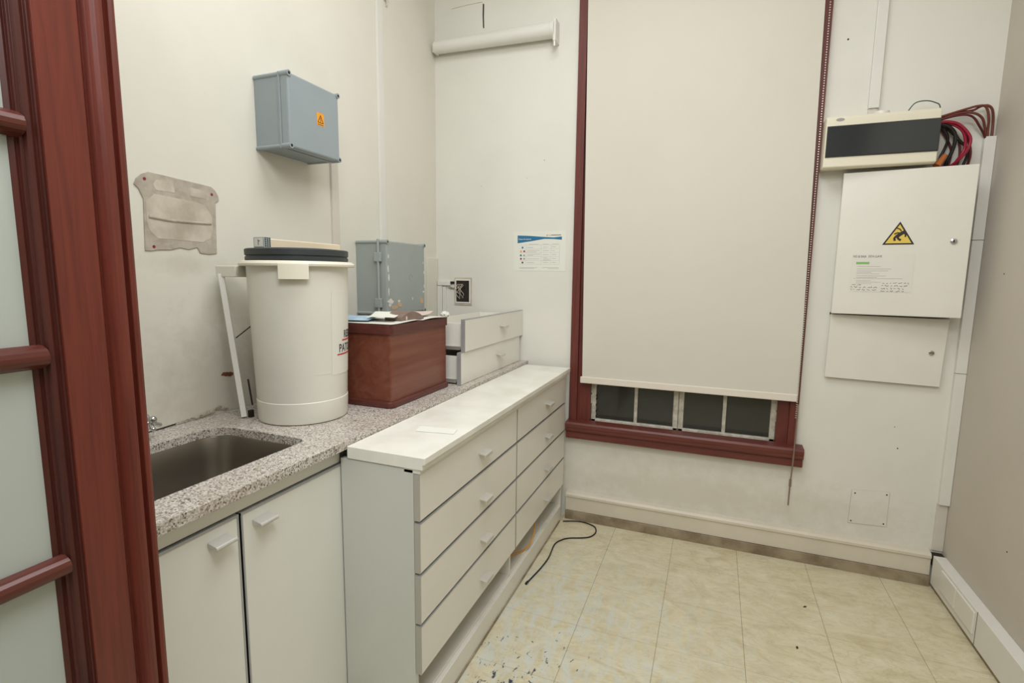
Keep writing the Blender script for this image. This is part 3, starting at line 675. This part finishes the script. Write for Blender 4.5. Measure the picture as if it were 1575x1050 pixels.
def flake(mb, x, y, z, ry, rz):
    P = [(x, y+ry*math.cos(k*math.pi/4)*rnd.uniform(.5, 1.2), z+rz*math.sin(k*math.pi/4)*rnd.uniform(.5, 1.2)) for k in range(8)]
    mb.prism(P, (.0006, 0, 0))
for (y, z, ry, rz) in ((-.752, 1.47, .004, .012), (-.755, 1.415, .006, .022), (-.75, 1.37, .006, .02), (-.752, 1.31, .005, .022), (-.735, 1.262, .03, .013), (-.745, 1.245, .012, .012), (-.67, 1.262, .012, .008),
                       (-.44, 1.40, .004, .008), (-.438, 1.33, .004, .014), (-.55, 1.27, .004, .006), (-.445, 1.45, .003, .006), (-.445, 1.30, .008, .006)): flake(mb, .1752, y, z, ry, rz)
split('paint_flake', mb, M['trunk'], l, label='white paint flake')
mb = MB()
for (y, z, ry, rz) in ((-.71, 1.232, .036, .014), (-.665, 1.244, .028, .016), (-.462, 1.255, .018, .022)): flake(mb, .1754, y, z, ry, rz)
split('sticker_remnant', mb, M['peach_d'], l, label='faded orange sticker remains')
mb = MB(); mb.tube([(.1754, -.565+.012*math.cos(a*.63), 1.375+.016*math.sin(a*.63)) for a in range(10)], .0008, 5, 3); obj('mark', mb, M['pr_grey'], l)

# trunking runs on the left wall
def trunk(name, b_, label, m='trunk', cat='trunking'): return tag(obj(name, MB().box(*b_), M[m], bevel=.002), label, cat)
trunk('cable_trunking', (0, .014, -.575, -.528, 1.552, 3.29), 'narrow white trunking running up the left wall from the worn grey enclosure')
trunk('cable_trunking', (0, .012, -.925, -.882, .901, 1.875), 'flat greyish trunking strip on the left wall between the two grey enclosures', 'trunk_g')
tag(obj('mounting_board', MB().box(0, .010, -.118, -.003, 1.0, 1.487), M['wall_left'], bevel=.001), 'cream board on the left wall in the corner beside the worn enclosure', 'board')
hk = MB(); hk.box(0, .01, -.50, -.472, 2.72, 2.95); hk.tube([(.008, -.486, 2.72), (.012, -.486, 2.705), (.006, -.486, 2.70)], .004, 6)
tag(obj('wall_hook', hk, M['trunk_g'], bevel=.002), 'narrow pale fitting at the top of the left wall beside the trunking', 'fitting')

# old dispenser mark on the left wall
dm = thing('dispenser_mark', (0, -1.61, 1.45), 'beige plaster imprint of a removed dispenser on the left wall above the sink', 'wall mark')
def yz(pts, x): return [(x, y, z) for y, z in pts]
outl = [(-1.757, 1.642), (-1.749, 1.66), (-1.735, 1.674), (-1.713, 1.684), (-1.66, 1.682), (-1.61, 1.679), (-1.55, 1.676), (-1.507, 1.673), (-1.492, 1.662), (-1.482, 1.645), (-1.480, 1.632), (-1.494, 1.622), (-1.497, 1.55), (-1.500, 1.453),
        (-1.53, 1.449), (-1.561, 1.452), (-1.571, 1.47), (-1.60, 1.462), (-1.63, 1.466), (-1.66, 1.458), (-1.698, 1.456), (-1.72, 1.452), (-1.739, 1.452), (-1.737, 1.50), (-1.733, 1.604), (-1.745, 1.632)]
obj('imprint', MB().prism(yz(outl, .0), (.0035, 0, 0)), M['scar'], dm, .001)
pan = [(-1.727, 1.595), (-1.70, 1.622), (-1.57, 1.615), (-1.535, 1.610), (-1.512, 1.575), (-1.510, 1.53), (-1.525, 1.50), (-1.55, 1.488), (-1.70, 1.490), (-1.722, 1.512), (-1.729, 1.54)]
obj('bare_patch', MB().prism(yz(pan, .002), (.0022, 0, 0)), M['scar_in'], dm, .0006)
obj('bare_patch', MB().prism(yz([(-1.695, 1.634), (-1.702, 1.65), (-1.69, 1.665), (-1.64, 1.663), (-1.635, 1.634)], .002), (.0022, 0, 0)), M['scar_in'], dm, .0006)
obj('bare_patch', MB().prism(yz([(-1.585, 1.632), (-1.583, 1.66), (-1.54, 1.655), (-1.525, 1.642), (-1.53, 1.629)], .002), (.0022, 0, 0)), M['scar_in'], dm, .0006)
obj('ridge', MB().tube([(.003, -1.722, 1.553), (.003, -1.66, 1.548), (.003, -1.58, 1.549), (.003, -1.517, 1.551)], .005, 8), M['scar'], dm, smooth=True)
mb = MB()
for y, z in ((-1.726, 1.662), (-1.507, 1.648), (-1.713, 1.465)): mb.cyl((.002, y, z), (.0045, y, z), .0045, n=12)
split('screw_hole', mb, M['maroon'], dm, label='reddish screw hole')

# ------------------------------------------------------------------ back wall, left part
pt = thing('poster', (.66, 0, 1.417), 'white laminated notice with blue header and table on the back wall', 'poster')
PX0, PX1, PZ0, PZ1 = .507, .815, 1.417, 1.637
obj('sheet', MB().box(PX0, PX1, -.0012, -.0002, PZ0, PZ1), M['paper2'], pt)
fx = lambda u: PX0+(PX1-PX0)*(u-245)/(1180-245); fz = lambda v: PZ1-(PZ1-PZ0)*(v-165)/(895-165)
band = [(312, 235), (520, 245), (800, 270), (960, 280), (1105, 265), (1105, 325), (960, 310), (800, 305), (560, 345), (312, 380)]
obj('header_band', MB().prism([(fx(u), -.0014, fz(v)) for u, v in band], (0, .0004, 0)), M['blue'], pt)
RX = Matrix.Rotation(math.radians(90), 4, 'X')
tx = text_mb('Deseo de Lavarse', .013, Matrix.Translation((fx(330), -.0016, fz(318))) @ RX, .0001, .8); obj('lettering', tx, M['paper2'], pt)
obj('logo', MB().box(fx(832), fx(860), -.0016, -.0012, fz(252), fz(228)), M['orange'], pt)
tx = text_mb('ACI', .009, Matrix.Translation((fx(875), -.0015, fz(250))) @ RX, .0001, .9); tx.box(fx(920), fx(1090), -.0016, -.0012, fz(243), fz(232)); obj('lettering', tx, M['pr_dark'], pt)
mb = MB()
def hl(x0, x1, v, t=.0008): mb.box(fx(x0), fx(x1), -.0015, -.0011, fz(v)-t/2, fz(v)+t/2)
def vl(u, v0, v1, t=.0006): mb.box(fx(u)-t/2, fx(u)+t/2, -.0015, -.0011, fz(v1), fz(v0))
for v in (415, 485, 555, 625, 700, 770): hl(350, 1070, v, .0006)
for u in (470, 745, 915, 1070): vl(u, 415, 770)
for x0, x1, v in ((520, 700, 400), (770, 880, 400), (940, 1050, 400), (490, 600, 458), (490, 720, 515), (490, 660, 540), (490, 730, 585), (490, 600, 607), (490, 710, 670), (490, 620, 740), (775, 865, 455), (775, 880, 520), (775, 880, 592), (775, 860, 648), (790, 890, 672), (775, 900, 695), (775, 870, 735), (930, 1000, 450), (930, 985, 520), (940, 1010, 590), (940, 1010, 662), (940, 1010, 735), (350, 680, 832), (350, 630, 850), (770, 1060, 832), (870, 1060, 850)): hl(x0, x1, v, .0015)
obj('table_print', mb, M['pr_grey'], pt)
for (u, v, mm_) in ((405, 460, 'blue'), (378, 530, 'peach'), (437, 530, 'maroon'), (375, 605, 'teal'), (435, 605, 'pr_grey'), (378, 670, 'maroon'), (437, 670, 'pr_grey'), (407, 740, 'pr_dark')):
    obj('dot', MB().cyl((fx(u), -.0016, fz(v)), (fx(u), -.0011, fz(v)), .0055, n=16), M[mm_], pt)
# outlet box without its cover
ob = thing('socket_box', (.182, 0, 1.22), 'uncovered electrical socket box with loose wires on the back wall', 'socket')
obj('surround', frame(.126, .236, -1.372, -1.212, -.004, .0005, .014, .012).xf(Matrix.Rotation(math.radians(90), 4, 'X') @ Matrix.Diagonal((1, 1, 1, 1))).xf(Matrix.Diagonal((1, 1, -1, 1))) if False else MB().box(.124, .24, -.004, 0, 1.208, 1.375), M['scar_in'], ob, .0015)
obj('frame', MB().box(.130, .232, -.007, -.001, 1.219, 1.364), M['trunk'], ob, .003)
obj('recess', MB().box(.139, .225, -.0085, -.002, 1.229, 1.356), M['metal_d'], ob, .002)
mb = MB(); rnd = random.Random(11)
for k in range(5):
    x = rnd.uniform(.155, .205); mb.tube([(x, -.009, 1.25+rnd.uniform(-.01, .01)), (x+rnd.uniform(-.02, .02), -.02, 1.275), (x+rnd.uniform(-.02, .02), -.024, 1.30), (x+rnd.uniform(-.02, .02), -.018, 1.325), (x+rnd.uniform(-.01, .01), -.009, 1.335)], .0018, 6)
split('wire', mb, M['scar'], ob, smooth=True)
ht = thing('cable_trunking', (.06, 0, 1.0), 'short white trunking elbow on the back wall leading to the uncovered socket box', 'trunking')
obj('channel', MB().box(.014, .100, -.016, 0, 1.325, 1.351), M['trunk'], ht, .0015)
obj('channel', MB().box(.012, .044, -.014, 0, .903, 1.322), M['trunk'], ht, .0015)
obj('channel', MB().box(.046, .068, -.010, 0, .903, 1.318), M['trunk'], ht, .0015)
obj('open_end', MB().box(.100, .124, -.008, 0, 1.335, 1.350), M['black'], ht)
obj('broken_plaster', lumps([(.085, -.001, 1.312), (.12, -.001, 1.308)], 0, .007, 7, 4), M['rubble'], ht)

# ------------------------------------------------------------------ back wall, right part: electrics
cu = thing('distribution_unit', (2.21, 0, 1.87), 'cream breaker unit with dark tinted window, topmost box right of the window', 'electrical box')
ux0, ux1, uz0, uz1 = 2.004, 2.412, 1.872, 2.092
obj('body', MB().prism([(ux0, 0, uz0+.008), (ux0, -.085, uz0), (ux0, -.104, uz0+.006), (ux0, -.106, uz1-.012), (ux0, -.095, uz1), (ux0, 0, uz1)], (ux1-ux0, 0, 0)), M['unit'], cu, .004)
obj('tinted_window', MB().prism([(ux0+.004, -.1045, 1.918), (ux0+.004, -.112, 1.922), (ux0+.004, -.112, 2.046), (ux0+.004, -.1045, 2.052)], (ux1-ux0-.004, 0, 0)), M['tint'], cu, .002)
lg = MB().cyl((0, 0, 0), (0, -.0012, 0), .016, n=24); lg.xf(Matrix.Translation((2.055, -.1055, 2.075)) @ Matrix.Diagonal((1, 1, .42, 1)))
obj('logo', lg, M['pr_grey'], cu)
obj('cable_entry', MB().cyl((2.215, -.05, 2.088), (2.215, -.05, 2.108), .03, n=28), M['trunk'], cu, .003, True)
trunk('cable_trunking', (2.172, 2.212, -.02, 0, 2.135, 3.29), 'white vertical trunking coming down to the cream breaker unit')
obj_ = MB(); obj_.box(2.174, 2.208, -.012, 0, 2.088, 2.135)
tag(obj('trunking_stub', obj_, M['trunk_g'], bevel=.002), 'short grey open gap piece between trunking and breaker unit', 'trunking')
# main cabinet, door ajar
mc = thing('electrical_cabinet', (2.32, 0, 1.23), 'large white electrical cabinet with yellow warning triangle, door slightly ajar', 'cabinet')
obj('frame', MB().box(2.105, 2.545, -.028, 0, 1.238, 1.862), M['metalw'], mc, .002)
obj('interior_edge', MB().box(2.12, 2.555, -.034, -.026, 1.245, 1.85), M['c_dred'], mc)
ang = math.radians(-7.5)
HM = Matrix.Translation((2.098, -.036, 0)) @ Matrix.Rotation(ang, 4, 'Z')
def on_door(mb): return mb.xf(HM)
dw = .462
dd = obj('door', on_door(MB().box(0, dw, -.018, 0, 1.236, 1.858)), M['metalw'], mc, .0025)
mb = MB(); mb.cyl((.408, -.024, 1.553), (.408, -.017, 1.553), .0115, n=24); lk = obj('lock', on_door(mb), M['chrome'], dd, .001, True)
obj('key_slot', on_door(MB().box(.4055, .4105, -.0245, -.0238, 1.547, 1.559)), M['black'], lk)
# triangle
def tri(c, s, d0, d1): return MB().prism([(c[0]+s*math.sin(a), d0, c[1]+s*math.cos(a)) for a in (0, 2*math.pi/3, 4*math.pi/3)], (0, d1-d0, 0))
tc_ = (.222, 1.575)
ws = tag(obj('warning_sign', on_door(tri(tc_, .065, -.0188, -.018)), M['ink'], dd), 'yellow and black electric shock triangle')
obj('yellow_field', on_door(tri((tc_[0], tc_[1]), .053, -.0192, -.0187)), M['yellow'], ws)
f2 = lambda u, v: (tc_[0]+(u-670)*.00033, -.0196, tc_[1]+(310-v)*.00033)
mb = MB()
for path, r in (([(715, 250), (690, 270), (665, 290), (645, 310)], .0072), ([(690, 262), (650, 258), (620, 275)], .0026), ([(715, 255), (738, 280), (738, 312)], .003), ([(645, 300), (625, 325), (632, 358)], .0042), ([(655, 305), (668, 335), (695, 352)], .0042), ([(638, 196), (675, 212), (690, 238)], .0022)):
    mb.tube([f2(*q) for q in path], r, 8, 3)
mb.cyl(Vector(f2(722, 250))+Vector((0, -.001, 0)), Vector(f2(722, 250))+Vector((0, .001, 0)), .0075, n=14)
for v_ in mb.bm.verts: v_.co.y = -.0196+(v_.co.y+.0196)*.08
obj('falling_figure', on_door(mb), M['ink'], ws)
# taped note
nt_ = thing('note', tuple(HM @ Vector((.17, -.02, 1.335))), 'white note with handwriting and green highlight taped to the cabinet door', 'note')
NX0, NX1, NZ0, NZ1 = .062, .285, 1.338, 1.502
obj('sheet', on_door(MB().box(NX0, NX1, -.0192, -.0184, NZ0, NZ1)), M['paper'], nt_)
gx = lambda u: NX0+(NX1-NX0)*(u-110)/(1440-110); gz = lambda v: NZ1-(NZ1-NZ0)*(v-110)/(980-110)
tx = text_mb('NO SE BAJA   ESTA LLAVE', .0125, Matrix.Translation((gx(125), -.0196, gz(180))) @ RX, .0001, .74)
def scrawl(mb, x0, x1, v, h, seed):
    rr = random.Random(seed); x = x0
    while x < x1:
        n_ = rr.randint(3, 7); P = []
        for k in range(n_): P.append((gx(x), -.0194, gz(v+rr.uniform(-h, h)))); x += rr.uniform(10, 18)
        mb.tube(P, .0009, 4, 0); x += rr.uniform(14, 34)
for k, (x0, x1_, v) in enumerate(((160, 380, 820), (130, 660, 875), (130, 720, 930), (820, 1380, 770), (800, 1290, 835), (800, 1300, 900), (800, 1290, 955))): scrawl(tx, x0, x1_, v, 16, k)
obj('handwriting', on_door(tx), M['pr_dark'], nt_)
obj('highlight', on_door(MB().box(gx(205), gx(495), -.0195, -.0191, gz(340), gz(285))), M['green'], nt_)
mb = MB()
for x0, x1_, v in ((235, 745, 390), (235, 985, 450), (235, 920, 492), (235, 560, 525), (235, 730, 560), (235, 880, 608), (235, 690, 645), (180, 1235, 670), (235, 560, 720), (235, 780, 755), (235, 580, 790)): mb.box(gx(x0), gx(x1_), -.0195, -.0191, gz(v)-.0006, gz(v)+.0006)
obj('printed_line', on_door(mb), M['pr_grey'], nt_)
# lower cabinet
lc = thing('electrical_cabinet', (2.32, 0, .925), 'smaller white flush metal cabinet below the warning-triangle cabinet', 'cabinet')
obj('frame', MB().box(2.108, 2.535, -.012, 0, .94, 1.225), M['metalw'], lc)
ld = obj('door', MB().prism([(2.098, -.014, .934), (2.541, -.014, .924), (2.549, -.014, 1.2235), (2.101, -.014, 1.231)], (0, -.008, 0)), M['metalw'], lc, .0015)
mb = MB(); mb.cyl((2.497, -.027, 1.074), (2.497, -.021, 1.074), .0105, n=24); lk = obj('lock', mb, M['chrome'], ld, .001, True)
obj('key_slot', MB().box(2.489, 2.505, -.0278, -.0268, 1.0725, 1.0755), M['black'], lk)
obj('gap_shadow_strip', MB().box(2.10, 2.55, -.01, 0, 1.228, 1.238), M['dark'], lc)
# cables
cables = [
 ('green_wire', 'c_green', .0022, 'thin green wire arching over the top of the breaker unit', [(2.303, -.06, 2.09), (2.329, -.06, 2.128), (2.367, -.06, 2.134), (2.398, -.06, 2.124), (2.416, -.06, 2.108), (2.422, -.05, 2.06)]),
 ('power_cable', 'c_brown', .0048, 'brown cable, highest of those arching into the corner trunking', [(2.4135, -.05, 2.062), (2.43, -.05, 2.068), (2.473, -.05, 2.08), (2.51, -.05, 2.09), (2.548, -.05, 2.098), (2.575, -.045, 2.092), (2.592, -.035, 2.048), (2.60, -.016, 2.0), (2.605, -.012, 1.95)]),
 ('power_cable', 'c_brown', .0048, 'brown cable arching nearest the right wall into the corner trunking', [(2.4135, -.04, 2.06), (2.434, -.04, 2.066), (2.488, -.04, 2.08), (2.535, -.04, 2.085), (2.56, -.04, 2.098), (2.583, -.04, 2.098), (2.6, -.035, 2.081), (2.612, -.02, 2.043), (2.618, -.012, 1.95)]),
 ('power_cable', 'c_brown', .0048, 'brown cable running lower than the others into the corner trunking', [(2.4135, -.05, 2.05), (2.431, -.05, 2.058), (2.474, -.05, 2.072), (2.511, -.05, 2.076), (2.543, -.05, 2.068), (2.569, -.04, 2.05), (2.585, -.025, 2.021), (2.595, -.014, 1.99), (2.599, -.010, 1.95)]),
 ('power_cable', 'c_dred', .0042, 'dark red cable, lowest arch going into the corner trunking', [(2.4135, -.06, 2.045), (2.428, -.06, 2.053), (2.472, -.06, 2.063), (2.509, -.06, 2.064), (2.536, -.055, 2.051), (2.56, -.045, 2.02), (2.583, -.025, 1.995), (2.609, -.010, 1.95)]),
 ('power_cable', 'c_red', .0058, 'bright crimson cable, outermost loop beside the breaker unit', [(2.4135, -.07, 2.04), (2.425, -.07, 2.041), (2.449, -.07, 2.04), (2.482, -.07, 2.028), (2.512, -.07, 1.997), (2.528, -.07, 1.964), (2.524, -.065, 1.926), (2.506, -.05, 1.892), (2.482, -.022, 1.865)]),
 ('power_cable', 'c_red', .0058, 'bright crimson cable, inner loop beside the breaker unit', [(2.4135, -.06, 2.038), (2.428, -.06, 2.04), (2.464, -.06, 2.032), (2.498, -.06, 2.007), (2.515, -.055, 1.974), (2.519, -.05, 1.935), (2.509, -.045, 1.904), (2.492, -.018, 1.865)]),
 ('power_cable', 'c_dred', .0052, 'dark red cable dropping furthest right into the ajar cabinet', [(2.4135, -.05, 2.038), (2.431, -.05, 2.041), (2.479, -.05, 2.027), (2.519, -.05, 1.992), (2.537, -.04, 1.949), (2.545, -.035, 1.909), (2.545, -.018, 1.865)]),
 ('power_cable', 'c_black', .0068, 'thick black cable, rightmost black one entering the ajar cabinet left group', [(2.4135, -.06, 2.03), (2.429, -.06, 2.035), (2.454, -.06, 2.023), (2.478, -.055, 1.996), (2.484, -.05, 1.963), (2.48, -.04, 1.925), (2.472, -.03, 1.894), (2.465, -.015, 1.865)]),
 ('power_cable', 'c_black', .0055, 'black cable behind the thick black one beside the breaker unit', [(2.4135, -.035, 2.03), (2.432, -.035, 2.033), (2.45, -.035, 2.013), (2.465, -.03, 1.979), (2.462, -.02, 1.947), (2.45, -.015, 1.908), (2.44, -.012, 1.865)]),
 ('power_cable', 'c_black', .0055, 'long black cable swinging out to the right edge of the ajar cabinet', [(2.4135, -.03, 2.03), (2.432, -.03, 2.036), (2.469, -.03, 2.012), (2.506, -.03, 1.97), (2.532, -.022, 1.943), (2.54, -.02, 1.909), (2.53, -.012, 1.865)]),
 ('power_cable', 'c_dred', .0046, 'dark maroon cable closest to the breaker unit side', [(2.4135, -.015, 2.025), (2.434, -.015, 2.029), (2.456, -.015, 2.001), (2.478, -.012, 1.962), (2.488, -.010, 1.929), (2.484, -.006, 1.865)]),
 ('power_cable', 'c_dred', .0046, 'dark red cable between the crimson loops and the right black cable', [(2.4135, -.016, 2.04), (2.435, -.016, 2.042), (2.496, -.014, 1.999), (2.514, -.012, 1.952), (2.518, -.010, 1.907), (2.512, -.006, 1.865)]),
]
for nm, mm_, r, lb, P in cables:
    mb = MB(); mb.tube(P, r, 10); tag(obj(nm, mb, M[mm_], smooth=True), lb, 'cable', 'cables between breaker unit, cabinet and corner trunking')
obj_ = MB(); obj_.cyl((2.43, -.05, 1.868), (2.462, -.03, 1.915), .014, .009, 14)
tag(obj('cable_sleeve', obj_, M['copper'], smooth=True), 'orange-brown cable sleeve between breaker unit and cabinet', 'cable')
# corner trunking
vt = thing('cable_trunking', (2.612, 0, .16), 'white vertical trunking in the right-hand corner, taking the brown cables', 'trunking')
for z0, z1 in ((.99, 1.561), (1.563, 1.982), (.386, .988)): obj('cover', MB().box(2.592, W-.001, -.022, 0, z0, z1), M['trunk'], vt, .0012)
obj('backing', MB().box(2.590, W-.001, -.008, 0, .162, .388), M['trunk_g'], vt, .001)
st = thing('cable_trunking', (2.61, -1.5, 0), 'large white floor-level trunking with blank plates along the right wall', 'trunking')
obj('channel', MB().box(W-.047, W, -2.9, -.046, .02, .154), M['trunk'], st, .002)
obj('foot_strip', MB().box(W-.040, W, -2.9, -.046, 0, .02), M['basedirt'], st)
for y0, y1 in ((-.30, -.152), (-.46, -.304)): tag(obj('blank_plate', MB().box(W-.053, W-.046, y0, y1, .052, .143), M['melamine'], st, .003), 'blank socket plate')
obj('seam', MB().box(W-.0478, W-.046, -.475, -.473, .02, .154), M['dark'], st)
tag(obj('corner_gap', MB().box(2.588, W-.002, -.044, -.002, .1, .150), M['dark']), None, None, kind='structure'); bpy.data.objects['corner_gap'].name = 'corner_gap_shade'  # dark block standing in for the shade inside the corner gap
# painted-over blank plate
bp_ = thing('wall_plate', (2.335, 0, .23), 'painted-over square access plate with corner screws low on the back wall', 'plate')
P = [(2.259, .393), (2.409, .405), (2.409, .236), (2.255, .228)]
obj('plate', MB().prism([(x, 0, z) for x, z in P], (0, -.003, 0)), M['wall_back'], bp_, .0008)
mb = MB()
for x, z in ((2.272, .38), (2.398, .392), (2.397, .248), (2.266, .24)): mb.cyl((x, -.0025, z), (x, -.0036, z), .0035, n=10)
split('screw', mb, M['dark'], bp_)
mb = MB()
for a_, b_ in zip(P, P[1:]+P[:1]): mb.cyl((a_[0], -.0002, a_[1]), (b_[0], -.0002, b_[1]), .0012, n=6)
obj('gap_line', mb, M['scar'], bp_)
# crumbs on the floor
for x, y, a_, lb in ((2.029, -.428, .4, 'tiny dark paint chip on the floor nearer the back wall'), (1.962, -.719, 1.2, 'tiny dark paint chip on the floor further from the back wall')):
    mb = MB(); mb.prism([(-.009, -.002, 0), (.0, -.0045, 0), (.009, .001, 0), (.001, .0045, 0)], (0, 0, .0025)); mb.xf(Matrix.Translation((x, y, 0)) @ Matrix.Rotation(a_, 4, 'Z'))
    tag(obj('paint_chip', mb, M['dark']), lb, 'debris')
